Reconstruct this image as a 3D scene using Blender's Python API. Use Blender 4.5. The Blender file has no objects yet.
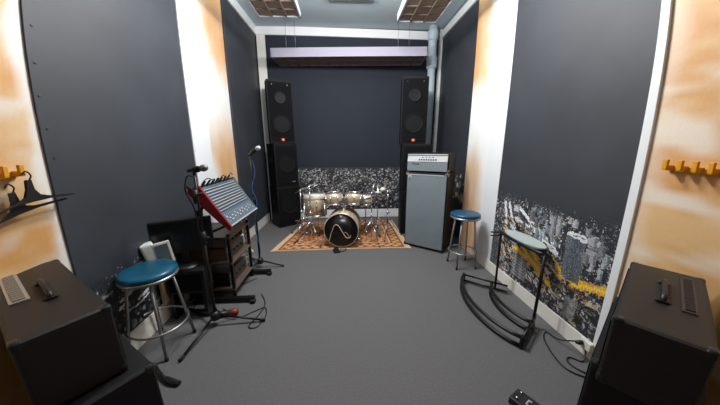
import bpy, bmesh, math, random
from mathutils import Vector, Matrix, noise
PI = math.pi
C = bpy.context.scene.collection
SC = bpy.context.scene

# ---------------------------------------------------------------- camera: wide lens with barrel distortion
cd = bpy.data.cameras.new('camera')
cam = bpy.data.objects.new('camera', cd)
C.objects.link(cam)
RX = Vector((0.99828, -0.05851, -0.00303)); RY = Vector((0.05644, 0.97425, -0.21828)); RZ = Vector((0.01572, 0.21773, 0.97588))
m = Matrix.Identity(4)
for i in range(3):
    m[i][0] = RX[i]; m[i][1] = RZ[i]; m[i][2] = -RY[i]; m[i][3] = (0, 0, 1.6)[i]
cam.matrix_world = m
cd.type = 'PANO'
cd.sensor_fit = 'HORIZONTAL'
cd.sensor_width = 36.0
cd.clip_start = 0.02
cd.panorama_type = 'FISHEYE_LENS_POLYNOMIAL'
cd.fisheye_fov = math.radians(175)
cd.fisheye_polynomial_k0 = 0.0
cd.fisheye_polynomial_k1 = -0.08341628
cd.fisheye_polynomial_k2 = 0.00121396473
cd.fisheye_polynomial_k3 = 5.692892e-05
cd.fisheye_polynomial_k4 = -2.1010337e-06
SC.camera = cam

# ---------------------------------------------------------------- world, lamps, exposure
w = bpy.data.worlds.new('world'); SC.world = w; w.use_nodes = True
w.node_tree.nodes['Background'].inputs[0].default_value = (0.75, 0.85, 1, 1)
w.node_tree.nodes['Background'].inputs[1].default_value = 0.0
vs = SC.view_settings
vs.view_transform = 'Standard'; vs.look = 'None'; vs.gamma = 1.0; vs.use_curve_mapping = False
vs.exposure = 0.0
def lamp(x, y, z, rad, power, col):
    l = bpy.data.lights.new('ceiling_lamp_light', 'POINT'); l.shadow_soft_size = rad
    l.energy = power; l.color = col
    o = bpy.data.objects.new('ceiling_lamp_light', l); o.location = (x, y, z); C.objects.link(o)
    return o
LAMPS = [(-0.3, 2.75, 3.30, 0.14, 158, (1, 0.97, 0.94)), (0.45, 2.75, 3.30, 0.14, 158, (1, 0.97, 0.94))]
for a in LAMPS: lamp(*a)

# ---------------------------------------------------------------- helpers
def lin(r, g, b):
    f = lambda c: (c / 255 / 12.92) if c / 255 <= .04045 else ((c / 255 + .055) / 1.055) ** 2.4
    return (f(r), f(g), f(b), 1)
def mat(name, rgb, rough=0.6, metal=0.0, bump=0.0, bscale=200, var=0.0, vscale=8, spec=0.5, coat=0, emit=None, stretch=None):
    M = bpy.data.materials.new(name); M.use_nodes = True
    nt = M.node_tree; b = nt.nodes['Principled BSDF']
    b.inputs['Base Color'].default_value = lin(*rgb); b.inputs['Roughness'].default_value = rough
    b.inputs['Metallic'].default_value = metal; b.inputs['Specular IOR Level'].default_value = spec
    b.inputs['Coat Weight'].default_value = coat
    tc = nt.nodes.new('ShaderNodeTexCoord'); mp = nt.nodes.new('ShaderNodeMapping')
    nt.links.new(tc.outputs['Object'], mp.inputs[0])
    if stretch: mp.inputs['Scale'].default_value = stretch
    if var:
        n = nt.nodes.new('ShaderNodeTexNoise'); n.inputs['Scale'].default_value = vscale; n.inputs['Detail'].default_value = 6
        r = nt.nodes.new('ShaderNodeValToRGB'); c = lin(*rgb)
        r.color_ramp.elements[0].position = 0.3; r.color_ramp.elements[1].position = 0.7
        r.color_ramp.elements[0].color = tuple(max(0, v * (1 - var)) for v in c[:3]) + (1,)
        r.color_ramp.elements[1].color = tuple(min(1, v * (1 + var)) for v in c[:3]) + (1,)
        nt.links.new(mp.outputs[0], n.inputs['Vector']); nt.links.new(n.outputs['Fac'], r.inputs[0]); nt.links.new(r.outputs[0], b.inputs['Base Color'])
    if bump:
        n = nt.nodes.new('ShaderNodeTexNoise'); n.inputs['Scale'].default_value = bscale; n.inputs['Detail'].default_value = 3
        bp = nt.nodes.new('ShaderNodeBump'); bp.inputs['Strength'].default_value = bump; bp.inputs['Distance'].default_value = 0.01
        nt.links.new(mp.outputs[0], n.inputs['Vector']); nt.links.new(n.outputs['Fac'], bp.inputs['Height']); nt.links.new(bp.outputs[0], b.inputs['Normal'])
    if emit:
        b.inputs['Emission Color'].default_value = lin(*emit[0]); b.inputs['Emission Strength'].default_value = emit[1]
    return M
def attr_mat(name, rough=0.6, bump=0.0, bscale=60, spec=0.5):
    M = mat(name, (128, 128, 128), rough, bump=bump, bscale=bscale, spec=spec)
    nt = M.node_tree; a = nt.nodes.new('ShaderNodeVertexColor'); a.layer_name = 'print'
    nt.links.new(a.outputs[0], nt.nodes['Principled BSDF'].inputs['Base Color'])
    return M
def B(): return bmesh.new()
def box(bm, c, s, rot=None, bev=0.0, seg=2):
    t = bmesh.new(); bmesh.ops.create_cube(t, size=1)
    for v in t.verts: v.co = Vector((v.co.x * s[0], v.co.y * s[1], v.co.z * s[2]))
    if bev: bmesh.ops.bevel(t, geom=list(t.edges), offset=bev, segments=seg, affect='EDGES', profile=0.6)
    M = Matrix.Translation(Vector(c)) @ (rot.to_4x4() if rot else Matrix.Identity(4))
    t.transform(M); merge(bm, t)
def merge(bm, t):
    me = bpy.data.meshes.new('tmp'); t.to_mesh(me); t.free(); bm.from_mesh(me); bpy.data.meshes.remove(me)
def frame(d):
    d = d.normalized(); u = d.orthogonal().normalized() if abs(d.z) > .99 else d.cross(Vector((0, 0, 1))).normalized()
    return u, d.cross(u)
def tube(bm, pts, r, n=8, closed=False, r2=None):
    pts = [Vector(p) for p in pts]; N = len(pts); rings = []
    for i, p in enumerate(pts):
        if closed: d = pts[(i + 1) % N] - pts[i - 1]
        else: d = pts[min(i + 1, N - 1)] - pts[max(i - 1, 0)]
        if i == 0: u, v = frame(d)
        else:
            dn = d.normalized(); u = (u - dn * u.dot(dn)); u = u.normalized() if u.length > 1e-6 else frame(d)[0]; v = dn.cross(u)
        rr = r if r2 is None else r + (r2 - r) * i / max(N - 1, 1)
        rings.append([bm.verts.new(p + (u * math.cos(2 * PI * k / n) + v * math.sin(2 * PI * k / n)) * rr) for k in range(n)])
    M = N if closed else N - 1
    for i in range(M):
        a, b = rings[i], rings[(i + 1) % N]
        for k in range(n):
            f = bm.faces.new((a[k], a[(k + 1) % n], b[(k + 1) % n], b[k])); f.smooth = n > 4
    if not closed:
        bm.faces.new(rings[0][::-1]); bm.faces.new(rings[-1])
def smooth_pts(pts, n=6):
    P = [Vector(p) for p in pts]; out = []
    for i in range(len(P) - 1):
        p0, p1, p2, p3 = P[max(i - 1, 0)], P[i], P[i + 1], P[min(i + 2, len(P) - 1)]
        for k in range(n):
            t = k / n
            out.append(0.5 * ((2 * p1) + (p2 - p0) * t + (2 * p0 - 5 * p1 + 4 * p2 - p3) * t * t + (3 * p1 - 3 * p2 + p3 - p0) * t ** 3))
    return out + [P[-1]]
def lathe(bm, prof, n=32, M=None, cap=True, smooth=True):
    M = M or Matrix.Identity(4); rings = []
    for r, z in prof:
        rings.append([bm.verts.new(M @ Vector((r * math.cos(2 * PI * k / n), r * math.sin(2 * PI * k / n), z))) for k in range(n)])
    for a, b in zip(rings, rings[1:]):
        for k in range(n):
            f = bm.faces.new((a[k], a[(k + 1) % n], b[(k + 1) % n], b[k])); f.smooth = smooth
    if cap:
        bm.faces.new(rings[0][::-1]); bm.faces.new(rings[-1])
def prism(bm, poly, M, depth):
    # polygon in local xy extruded along local z by depth
    a = [bm.verts.new(M @ Vector((x, y, 0))) for x, y in poly]; b = [bm.verts.new(M @ Vector((x, y, depth))) for x, y in poly]
    bm.faces.new(a[::-1]); bm.faces.new(b); n = len(a)
    for k in range(n): bm.faces.new((a[k], a[(k + 1) % n], b[(k + 1) % n], b[k]))
def obj(name, bm, m, parent=None, label=None, group=None):
    bmesh.ops.recalc_face_normals(bm, faces=list(bm.faces)) if name not in () else None
    me = bpy.data.meshes.new(name); bm.to_mesh(me); bm.free(); me.materials.append(m)
    o = bpy.data.objects.new(name, me); C.objects.link(o)
    if parent: o.parent = parent
    if label: o['label'] = label
    return o
def tag(o, label, cat, group=None):
    o['label'] = label; o['category'] = cat
    if group: o['group'] = group
    return o
def thing(name, label, cat, loc=(0, 0, 0), rz=0, group=None):
    o = bpy.data.objects.new(name, None); C.objects.link(o); o.location = loc; o.rotation_euler = (0, 0, rz)
    return tag(o, label, cat, group)
def struct(name, bm, m):
    o = obj(name, bm, m); o['kind'] = 'structure'; return o
def RZm(a): return Matrix.Rotation(a, 3, 'Z')
def dirM(p, d):
    d = Vector(d).normalized(); return Matrix.Translation(Vector(p)) @ d.to_track_quat('Z', 'Y').to_matrix().to_4x4()
def painted(name, verts_fn, nu, nv, colfn, m, per_face=False):
    # grid surface; verts_fn(u, v) -> Vector ; colfn(u, v) -> linear rgb
    me = bpy.data.meshes.new(name); vs_ = []; fs = []
    for j in range(nv + 1):
        for i in range(nu + 1): vs_.append(verts_fn(i / nu, j / nv))
    for j in range(nv):
        for i in range(nu):
            a = j * (nu + 1) + i; fs.append((a, a + 1, a + nu + 2, a + nu + 1))
    me.from_pydata([tuple(v) for v in vs_], [], fs)
    ca = me.color_attributes.new('print', 'FLOAT_COLOR', 'CORNER'); data = []
    if per_face:
        for j in range(nv):
            for i in range(nu):
                c = colfn((i + .5) / nu, (j + .5) / nv); data += [c[0], c[1], c[2], 1] * 4
    else:
        cv = [colfn(i / nu, j / nv) for j in range(nv + 1) for i in range(nu + 1)]
        for f in fs:
            for k in f: data += [*cv[k][:3], 1]
    ca.data.foreach_set('color', data)
    me.materials.append(m); o = bpy.data.objects.new(name, me); C.objects.link(o)
    return o

# ---------------------------------------------------------------- materials
carpet = mat('carpet', (104, 103, 104), 0.95, bump=0.5, bscale=300, var=0.10, vscale=70, spec=0.1)
ceil_m = mat('ceiling_paint', (176, 192, 202), 0.8, var=0.05, vscale=2)
white_m = mat('white_board', (226, 230, 233), 0.5)
cream_m = mat('white_baseboard', (232, 230, 224), 0.5)
wood_m = attr_mat('painted_plywood', 0.55, bump=0.12, bscale=30)
print_m = attr_mat('printed_vinyl', 0.5, bump=0.08, bscale=14)
deep_m = mat('dark_blue_vinyl', (42, 47, 57), 0.8, var=0.06, vscale=2.5, bump=0.1, bscale=9, spec=0.25)
dark_m = mat('dark_vinyl', (50, 54, 61), 0.6, var=0.16, vscale=2.5, bump=0.1, bscale=9)
pipe_m = mat('grey_pipe', (186, 202, 212), 0.4)
tolex = mat('black_tolex', (12, 12, 15), 0.5, bump=0.3, bscale=420, spec=0.3)
tolex2 = mat('brown_black_tolex', (22, 18, 18), 0.45, bump=0.3, bscale=420, spec=0.45)
blackp = mat('black_plastic', (20, 20, 22), 0.45)
blackm = mat('black_metal', (24, 23, 24), 0.35, metal=0.3)
grillem = mat('speaker_grille', (15, 16, 19), 0.85, bump=0.5, bscale=500, spec=0.15)
chrome = mat('chrome', (200, 200, 205), 0.18, metal=1.0)
steel = mat('brushed_steel', (170, 170, 172), 0.35, metal=0.9)
teal = mat('teal_leather', (14, 84, 112), 0.33, bump=0.05, bscale=60)
navy = mat('blue_leather', (22, 72, 104), 0.35, bump=0.05, bscale=60)
yellow = mat('yellow_paint', (214, 150, 14), 0.5)
gcloth = mat('silver_grille_cloth', (118, 130, 138), 0.7, bump=0.4, bscale=300, var=0.06, vscale=3)
silver = mat('silver_panel', (205, 210, 214), 0.35, metal=0.4)
champ = mat('champagne_drum_shell', (204, 188, 164), 0.25, metal=0.4)
drumhead = mat('white_drum_head', (225, 222, 214), 0.5)
blackhead = mat('black_drum_head', (14, 14, 17), 0.35)
redm = mat('red_side', (132, 24, 30), 0.4)
tan = mat('tan_grid_mesh', (138, 123, 112), 0.8)
taupe = mat('tan_batten', (122, 108, 98), 0.7)
cside = mat('cloud_side', (168, 176, 184), .7)
lilac = mat('pale_lilac_board', (150, 146, 164), 0.6)
rubber = mat('rubber', (18, 18, 18), 0.8)
bluecable = mat('blue_cable', (38, 92, 140), 0.5)
whitep = mat('white_plastic', (222, 222, 216), 0.4)
screen = mat('grey_glass', (96, 104, 104), 0.15)
copper = mat('copper_cap', (128, 62, 36), 0.4, metal=0.3)
greyseat = mat('pale_grey_cover', (168, 178, 176), 0.6)
fringe_m = mat('cream_fringe', (205, 180, 150), 0.9)
orange_glint = mat('orange_badge', (250, 120, 60), 0.4, emit=((255, 130, 80), .5))  # unlit reflective badge; its glint is put in as weak emission
chan = mat('mixer_face', (84, 100, 116), 0.45)
beige = mat('beige_card', (196, 176, 148), 0.7)

# ---------------------------------------------------------------- room
XL, XR, XR2, YB, YF, H = -1.733, 1.875, 1.977, 5.53, -1.6, 3.86
YS = 3.817
def nz(x, y, z=0.0): return noise.noise(Vector((x, y, z)))
def fb(x, y, z=0.0):
    return nz(x, y, z) + .5 * nz(2 * x, 2 * y, z + 7) + .25 * nz(4 * x, 4 * y, z + 13)
def mixc(a, b, t):
    t = max(0, min(1, t)); return [a[i] * (1 - t) + b[i] * t for i in range(3)]
OC, OCD, CRM, WHT = lin(214, 164, 102), lin(198, 138, 72), lin(220, 194, 154), lin(232, 234, 234)
def sst(a, b, x):
    t = max(0, min(1, (x - a) / (b - a))); return t * t * (3 - 2 * t)
def wood_left(y, z):
    if y > 2.8:
        t = 0.5 + 1.3 * fb(y * 1.5, z * 0.8, 3)
        e = sst(3.35, 3.8, y + 0.25 * fb(z * 1.1, y, 1))
        f = sst(1.3, 0.7, z) if z < 1.4 else 0.0
        band = sst(2.3, 2.9, z) * 0.9 + sst(2.2, 1.5, z) * 0.8 + 0.1
        return mixc(WHT, mixc(OC, OCD, t - .3), e * .9 * min(1, band + 0.25 * fb(y * 3, z * 2, 9)))
    t = 0.35 + 1.5 * fb(y * 1.6, z * 3.0, 1) + .5 * nz(y * 5, z * 16, 3)
    c = mixc(mixc(CRM, OC, .25), mixc(OC, OCD, .4), t + 0.2)
    s = sst(0.15, 0.7, 1.4 * fb(y * 1.5, z * 8, 5)) * .55
    s = max(s, .8 * sst(1.40, 1.47, y + .05 * fb(z * 3, y, 2)))
    return mixc(c, WHT, s)
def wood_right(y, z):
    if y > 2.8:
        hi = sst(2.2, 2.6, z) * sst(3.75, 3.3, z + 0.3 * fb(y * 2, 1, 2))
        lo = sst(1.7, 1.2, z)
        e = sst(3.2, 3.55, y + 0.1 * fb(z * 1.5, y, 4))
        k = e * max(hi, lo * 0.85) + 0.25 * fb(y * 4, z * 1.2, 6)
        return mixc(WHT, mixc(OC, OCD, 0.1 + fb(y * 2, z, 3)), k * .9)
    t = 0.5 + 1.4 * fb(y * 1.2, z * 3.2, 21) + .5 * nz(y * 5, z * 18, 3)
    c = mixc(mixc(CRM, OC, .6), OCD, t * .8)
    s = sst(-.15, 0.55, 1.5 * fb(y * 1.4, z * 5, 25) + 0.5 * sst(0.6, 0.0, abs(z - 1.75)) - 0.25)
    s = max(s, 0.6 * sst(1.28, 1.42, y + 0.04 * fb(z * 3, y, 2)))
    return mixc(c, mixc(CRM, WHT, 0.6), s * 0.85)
o = painted('wall_left', lambda u, v: (XL, YF + u * (YB - YF), v * H), 220, 90, lambda u, v: wood_left(YF + u * (YB - YF), v * H), wood_m)
o['kind'] = 'structure'
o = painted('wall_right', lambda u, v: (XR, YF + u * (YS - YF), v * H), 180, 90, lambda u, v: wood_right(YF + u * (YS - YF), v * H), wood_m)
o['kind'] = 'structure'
b = B(); box(b, (XR2 + .05, (YS + YB) / 2, H / 2), (.1, YB - YS, H)); struct('wall_right', b, dark_m)
b = B(); box(b, (XR + .051 + .03, YS - .006, H / 2), (.14, .01, H)); struct('wall_right', b, white_m)
b = B(); box(b, (0.1, YB + .05, H / 2), (4.0, .1, H)); struct('wall_back', b, deep_m)
b = B(); box(b, (0.1, YF - .05, H / 2), (3.9, .1, H)); struct('wall_front', b, mat('front_wall_grey', (70, 70, 72), .8))
b = B(); box(b, (0.1, 2.0, -.05), (4.0, 7.4, .1)); struct('floor', b, carpet)
b = B(); box(b, (0.1, 2.0, H + .05), (4.0, 7.4, .1)); struct('ceiling', b, ceil_m)

# baseboards and white boards
b = B(); box(b, (XL + .012, (1.52 + 5.5) / 2, .09), (.024, 3.98, .18), bev=.003); struct('baseboard_left', b, cream_m)
b = B(); box(b, (XR - .012, (1.45 + 3.2) / 2, .07), (.024, 1.75, .14), bev=.003); struct('baseboard_right', b, cream_m)
b = B(); box(b, (.13, YB - .012, .11), (3.6, .024, .19), bev=.003); struct('baseboard_back', b, white_m)
b = B(); box(b, (XR - .01, 3.06, H / 2), (.02, .30, H), bev=.003); struct('trim_1', b, white_m)
b = B(); box(b, (XR - .01, 1.449, H / 2), (.02, .055, H), bev=.003); struct('trim_2', b, white_m)
b = B(); box(b, (XL + .01, 3.2, H / 2), (.02, .38, H), bev=.003); struct('trim_3', b, white_m)
b = B(); box(b, (-1.69, 4.83, 3.785), (.035, 1.4, .15)); struct('trim_4', b, white_m)          # cove, left
b = B(); box(b, (XR2 - .015, 4.67, 3.76), (.03, 1.71, .13)); struct('trim_5', b, white_m)      # cove, right
b = B(); box(b, (.0, YB - .02, 3.775), (3.45, .04, .15), Matrix.Rotation(.012, 3, 'Y')); struct('trim_6', b, white_m)
b = B(); box(b, (-1.60, YB - .015, H / 2), (.16, .03, H)); struct('trim_7', b, cream_m)        # corner board
b = B(); box(b, (XR2 - .03, YB - .04, H / 2), (.06, .07, H)); struct('trim_8', b, white_m)

# ---------------------------------------------------------------- night-city prints
random.seed(4)
SKY = lin(60, 65, 74)
def slab(name, axis, x, y0, y1, z0, z1, m, label, cat, group=None):
    b = B(); box(b, (x, (y0 + y1) / 2, (z0 + z1) / 2), (.03, y1 - y0, z1 - z0), bev=.004); return b
class Canvas:
    def __init__(s, nu, nv, col): s.nu, s.nv = nu, nv; s.px = [[list(col[:3]) for _ in range(nu)] for _ in range(nv)]
    def rect(s, u0, v0, u1, v1, c, slant=0.0, fade=1.0):
        for j in range(max(0, int(v0)), min(s.nv, int(math.ceil(v1)))):
            sh = slant * (j - v0)
            for i in range(max(0, int(u0 + sh)), min(s.nu, int(math.ceil(u1 + sh)))):
                s.px[j][i] = mixc(s.px[j][i], c, fade)
    def line(s, a, b_, wd, c, jit=0):
        n = int(max(abs(b_[0] - a[0]), abs(b_[1] - a[1])) * 1.5) + 1
        for k in range(n + 1):
            t = k / n; u = a[0] + (b_[0] - a[0]) * t + random.uniform(-jit, jit); v = a[1] + (b_[1] - a[1]) * t + random.uniform(-jit, jit)
            s.rect(u - wd / 2, v - wd / 2, u + wd / 2, v + wd / 2, c)
    def at(s, u, v): return s.px[min(s.nv - 1, int(v * s.nv))][min(s.nu - 1, int(u * s.nu))]
G = lambda k: lin(k, k * 1.01, k * 1.04)
def weather(K, p=.16):
    src = [row[:] for row in K.px]
    for j in range(K.nv):
        for i in range(K.nu):
            q = random.random()
            ii = min(K.nu - 1, max(0, int(i + 2.5 * nz(i * .12, j * .12, 4) + (random.uniform(-2, 2) if q < p else 0))))
            jj = min(K.nv - 1, max(0, int(j + 2.5 * nz(i * .12, j * .12, 9) + (random.uniform(-2, 2) if q < p else 0))))
            c = src[jj][ii]; q = random.random()
            K.px[j][i] = [v * .45 for v in c] if q < .12 else (mixc(c, G(200), .6) if q > .93 and c[1] > .03 else c)
def city(nu, nv, mode):
    K = Canvas(nu, nv, lin(42, 46, 54) if mode == 'right' else lin(30, 33, 40))
    top = nv * 0.97
    # texture of blocks: small and dense near the top, large near the bottom
    n = int(nu * nv / (7 if mode != 'back' else 4))
    for k in range(n):
        v = (random.random() ** (0.8 if mode == 'back' else 1.1)) * top; d = v / nv
        sz = 1 + (1 - d) * (3.2 if mode != 'back' else 1.2) * random.random()
        u = random.random() * nu
        if mode == 'right': dens = 0.42 + 0.22 * sst(.45, .1, u / nu) + 0.3 * nz(u * .06, v * .06, 2)
        elif mode == 'left': dens = 0.35 + 0.3 * nz(u * .07, v * .07, 5)
        else: dens = 0.86 + 0.5 * nz(u * .03, v * .05, 8) + (-.18 if d < .35 else 0)
        if random.random() < dens:
            g = random.choice([90, 120, 150, 180, 210, 235] if random.random() < .6 else [60, 75, 100])
            c = G(g * (.85 if mode != 'right' else 1))
            if random.random() < (.08 if mode == 'right' else .015): c = lin(220, 190, 130)
            K.rect(u, v, u + sz * random.uniform(.5, 1.1), v + sz * random.uniform(.7, 1.8), c, fade=.85)
        else:
            K.rect(u, v, u + sz * 1.3, v + sz * 1.5, lin(38, 42, 50) if mode == 'right' else lin(28, 31, 38), fade=.9)
    return K
# right mural: u = 0 at far edge (Y 2.91) .. 1 at near edge (Y 1.476); v = 0 at z 0.14 .. 1 at z 1.10
YA, YZ, ZA, ZZ = 2.91, 1.476, .13, 1.10
NU, NV = 290, 197
K = city(NU, NV, 'right')
def uv(y, z): return ((YA - y) / (YA - YZ) * NU, (z - ZA) / (ZZ - ZA) * NV)
def R4(y0, z0, y1, z1, c, sl=0.0, f=1.0):
    a, b_ = uv(y0, z0), uv(y1, z1); K.rect(a[0], a[1], b_[0], b_[1], c, sl, f)
R4(2.91, .13, 2.72, .50, lin(58, 62, 68), f=.8)                        # dark blocks lower far corner
for k in range(60):
    u, v = uv(2.9 - random.random() * .2, .18 + random.random() * .3); K.rect(u, v, u + 1, v + 2, G(110))
for (a, b_, wd, c) in [((2.5, .95), (1.95, .66), 4, 235), ((2.6, .72), (2.0, .45), 3, 220), ((2.35, .62), (1.9, .30), 3, 200), ((2.75, .96), (2.68, .72), 3, 235), ((2.68, .97), (2.60, .80), 3, 240), ((2.55, .82), (2.2, .78), 3, 225), ((2.2, .72), (1.95, .74), 3, 240)]:
    K.line(uv(*a), uv(*b_), wd, G(c), 2.2)
for k in range(420):                                                     # streets glowing toward lower left
    y = random.uniform(1.95, 2.75); z = random.uniform(.25, .85)
    a = uv(y, z); K.line(a, (a[0] + random.uniform(4, 10), a[1] - random.uniform(2, 6)), 1, random.choice([G(225), G(170), lin(240, 200, 110), lin(30, 33, 40), lin(30, 33, 40)]))
for (a, b_) in [((2.5, .50), (2.25, .46)), ((2.38, .56), (2.1, .38)), ((2.2, .47), (1.98, .35)), ((1.93, .56), (1.72, .50)), ((1.8, .52), (1.5, .55)), ((1.75, .48), (1.48, .58)), ((1.9, .50), (1.7, .56)), ((2.3, .60), (2.15, .50))]:
    K.line(uv(*a), uv(*b_), 5, lin(214, 160, 36), 4)
    K.line(uv(*a), uv(*b_), 2, lin(250, 206, 60), 3)
R4(2.50, .20, 2.28, .44, lin(120, 124, 126)); R4(2.47, .20, 2.44, .44, G(190)); R4(2.38, .20, 2.35, .44, G(200))
for k in range(14): K.line(uv(2.5, .22 + k * .016), uv(2.28, .21 + k * .016), 1, G(90 if k % 2 else 160))
R4(1.88, .50, 1.70, .885, lin(58, 68, 78)); R4(1.88, .50, 1.845, .885, lin(98, 108, 116)); R4(1.735, .50, 1.70, .885, lin(84, 94, 104))        # round tower
for k in range(12): K.line(uv(1.87 - k * .015, .52), uv(1.87 - k * .015, .86), 1, lin(84, 94, 102))
K.line(uv(1.88, .885), uv(1.83, .905), 3, G(235)); K.line(uv(1.83, .905), uv(1.73, .90), 3, G(235)); K.line(uv(1.70, .88), uv(1.73, .90), 3, G(225)); K.line(uv(1.88, .88), uv(1.71, .868), 3, G(220))
for k in range(90):
    y = random.uniform(1.5, 2.4); z = random.uniform(.62, 1.0); sc_ = 1.25 - z * .8; w_ = random.uniform(.02, .05) * sc_ * 1.6; h_ = random.uniform(.03, .09) * sc_ * 1.6; g = random.choice([95, 115, 135, 160, 185])
    if 1.68 < y < 1.95 and z < .9: continue
    R4(y + w_, z, y, z + h_, lin(g * .93, g, g * 1.06)); R4(y + w_ * .35, z, y, z + h_ * .9, lin(g * .6, g * .66, g * .72))
for (y, z, w_, h_, g) in [(2.02, .80, .05, .18, 150), (1.96, .82, .045, .18, 165), (2.28, .86, .06, .12, 110), (1.80, .95, .05, .07, 190), (1.62, .86, .07, .08, 170), (1.60, .72, .08, .1, 160), (1.68, .92, .05, .06, 150), (2.50, .90, .09, .06, 200), (1.55, .80, .05, .09, 120), (1.66, .70, .05, .08, 130), (1.85, .97, .05, .05, 180)]:
    R4(y + w_, z, y, z + h_, G(g)); R4(y + w_ * .3, z, y, z + h_ * .9, G(g * .7))
for k in range(40):                                                      # ring
    t = k / 40 * 2 * PI; u, v = uv(2.16 + .055 * math.cos(t), .86 + .055 * math.sin(t)); K.rect(u, v, u + 2, v + 1.5, G(135))
for k in range(60):
    y = random.uniform(1.5, 1.95); z = random.uniform(.16, .42); a = uv(y, z); g = random.choice([40, 60, 120, 170, 200])
    K.line(a, (a[0] + random.uniform(2, 12), a[1] + random.uniform(-8, 8)), random.choice([1, 2, 3, 4]), lin(g, g * .97, g * .85))
R4(1.80, .17, 1.69, .36, G(140), 0.1, .7); K.line(uv(1.93, .46), uv(1.6, .42), 1, lin(130, 80, 66), 2)
right_pts = K
def mural_obj(label, P0, U, Vv, zt, K, nrm, cat='wall mural', skym=None):
    # one flat printed covering: lower part carries the city, the rest is plain night sky
    t = thing('wall_mural', label, cat, (0, 0, 0))
    sky = B()
    P0, U, Vv, nrm = map(Vector, (P0, U, Vv, nrm))
    a = P0 + Vv; h_ = Vector((0, 0, zt - a.z))
    def slabq(bm, p, u, v):
        q = [p, p + u, p + u + v, p + v]; q2 = [x - nrm * .011 for x in q]
        f = [bm.verts.new(x) for x in q]; g = [bm.verts.new(x) for x in q2]
        bm.faces.new(f); bm.faces.new(g[::-1])
        for k in range(4): bm.faces.new((f[k], g[k], g[(k + 1) % 4], f[(k + 1) % 4]))
    slabq(sky, a, U, h_)
    obj('night_sky', sky, skym or dark_m, t)
    o = painted('city_print', lambda u, v: P0 + U * u + Vv * v, K.nu, K.nv, K.at, print_m, per_face=True)
    o.parent = t
    return t
# fade upper row so that the city dissolves into the sky
def dissolve(K, frac=.22):
    s = mixc(lin(50, 54, 61), lin(50, 54, 61), 0)
    for j in range(K.nv):
        d = (j / K.nv - (1 - frac)) / frac
        for i in range(K.nu):
            if d > 0 and random.random() < d ** .8 + .35 * nz(i * .12, 3): K.px[j][i] = s
weather(K)
dissolve(K, .13)
mural_obj('dark printed wall covering with night city and yellow roads, behind the half-round stand', (XR - .014, YA, ZA), (0, YZ - YA, 0), (0, 0, ZZ - ZA), 3.84, K, (-1, 0, 0))
KL = city(190, 92, 'left'); dissolve(KL, .35)
for j in range(KL.nv):                                                   # picture's left print shows long light roofs
    pass
for k in range(26):
    a = (random.uniform(0, 190), random.uniform(8, 78)); KL.line(a, (a[0] + random.uniform(8, 22), a[1] + random.uniform(1, 7)), random.choice([1, 1, 2]), G(random.choice([150, 200, 225])), .6)
mural_obj('dark printed wall covering with night city strip, behind the teal stool and mixer', (XL + .014, 1.507, .18), (0, 3.0 - 1.507, 0), (0, 0, .60), 3.84, KL, (1, 0, 0))
KB = city(230, 92, 'back'); dissolve(KB, .06)
mural_obj('dark printed wall covering with speckled night city behind the drum kit', (-1.50, YB - .014, .21), (3.3, 0, 0), (0, 0, .96), 3.69, KB, (0, -1, 0), skym=deep_m)
# dark coverings of the rear side walls
b = B(); box(b, (XL + .018, (4.116 + YB) / 2, 1.95), (.03, YB - 4.116 - .02, 3.53), bev=.004)
tag(obj('wall_covering', b, dark_m), 'plain dark wall covering beside the left speaker stack', 'wall covering')
KR = city(60, 30, 'right'); dissolve(KR, .3)
o = painted('wall_mural', lambda u, v: (XR2 - .004, 5.4 - u * 1.5, .62 + v * .55), 60, 30, KR.at, print_m, per_face=True)
tag(o, 'small patch of night city print on rear right wall beside the bass amplifier', 'wall mural')
# staples along the left covering
b = B()
for z in (2.95, 2.72, 2.5, 2.28, 2.08, 1.9, 1.72, 1.55): box(b, (XL + .016, 1.545 + .008 * math.sin(z * 9), z), (.004, .016, .010), bev=.0015)
tag(obj('edge_pleat', b, dark_m), 'tiny fastening dimples down the near edge of left wall covering', 'fastening')
bpy.data.objects['edge_pleat']['kind'] = 'stuff'

# ---------------------------------------------------------------- pipe and ceiling pieces
t = thing('vertical_pipe', 'grey vertical pipe in the rear right corner behind the amplifier head', 'pipe', (1.74, 5.34, 0))
b = B(); lathe(b, [(.075, 0), (.075, 3.1)], 24); obj('lower_pipe', b, pipe_m, t)
b = B(); lathe(b, [(.09, 3.1), (.105, 3.12), (.105, 3.3), (.09, 3.32)], 24); obj('collar', b, pipe_m, t)
b = B(); lathe(b, [(.085, 3.3), (.085, 3.86)], 24); obj('upper_pipe', b, pipe_m, t)
b = B(); lathe(b, [(.087, 3.60), (.1, 3.61), (.1, 3.78), (.087, 3.79)], 24); obj('collar', b, pipe_m, t)
def cloud(label, x0, x1, y0, y1, z, hgt, rz, side, nx, ny, wires):
    cx, cy = (x0 + x1) / 2, (y0 + y1) / 2
    t = thing('acoustic_cloud', label, 'acoustic panel', (cx, cy, z), rz, 'hanging ceiling panels')
    L, W = x1 - x0, y1 - y0
    b = B()
    for s in (-1, 1):
        box(b, (0, s * (W / 2 - .01), hgt / 2), (L, .02, hgt)); box(b, (s * (L / 2 - .01), 0, hgt / 2), (.02, W, hgt))
    obj('side_board', b, side, t)
    b = B(); box(b, (0, 0, .03), (L - .04, W - .04, .02)); obj('mesh_underside', b, tan, t)
    b = B()
    for i in range(1, nx): box(b, (-L / 2 + L * i / nx, 0, .008), (.022, W - .04, .016))
    for i in range(1, ny): box(b, (0, -W / 2 + W * i / ny, .011), (L - .04, .022, .012))
    obj('batten_grid', b, taupe, t)
    for (px_, py_) in wires:
        b = B(); tube(b, [(px_, py_, hgt), (px_, py_, H - z)], .003, 5); obj('wire', b, steel, t)
    return t
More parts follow.
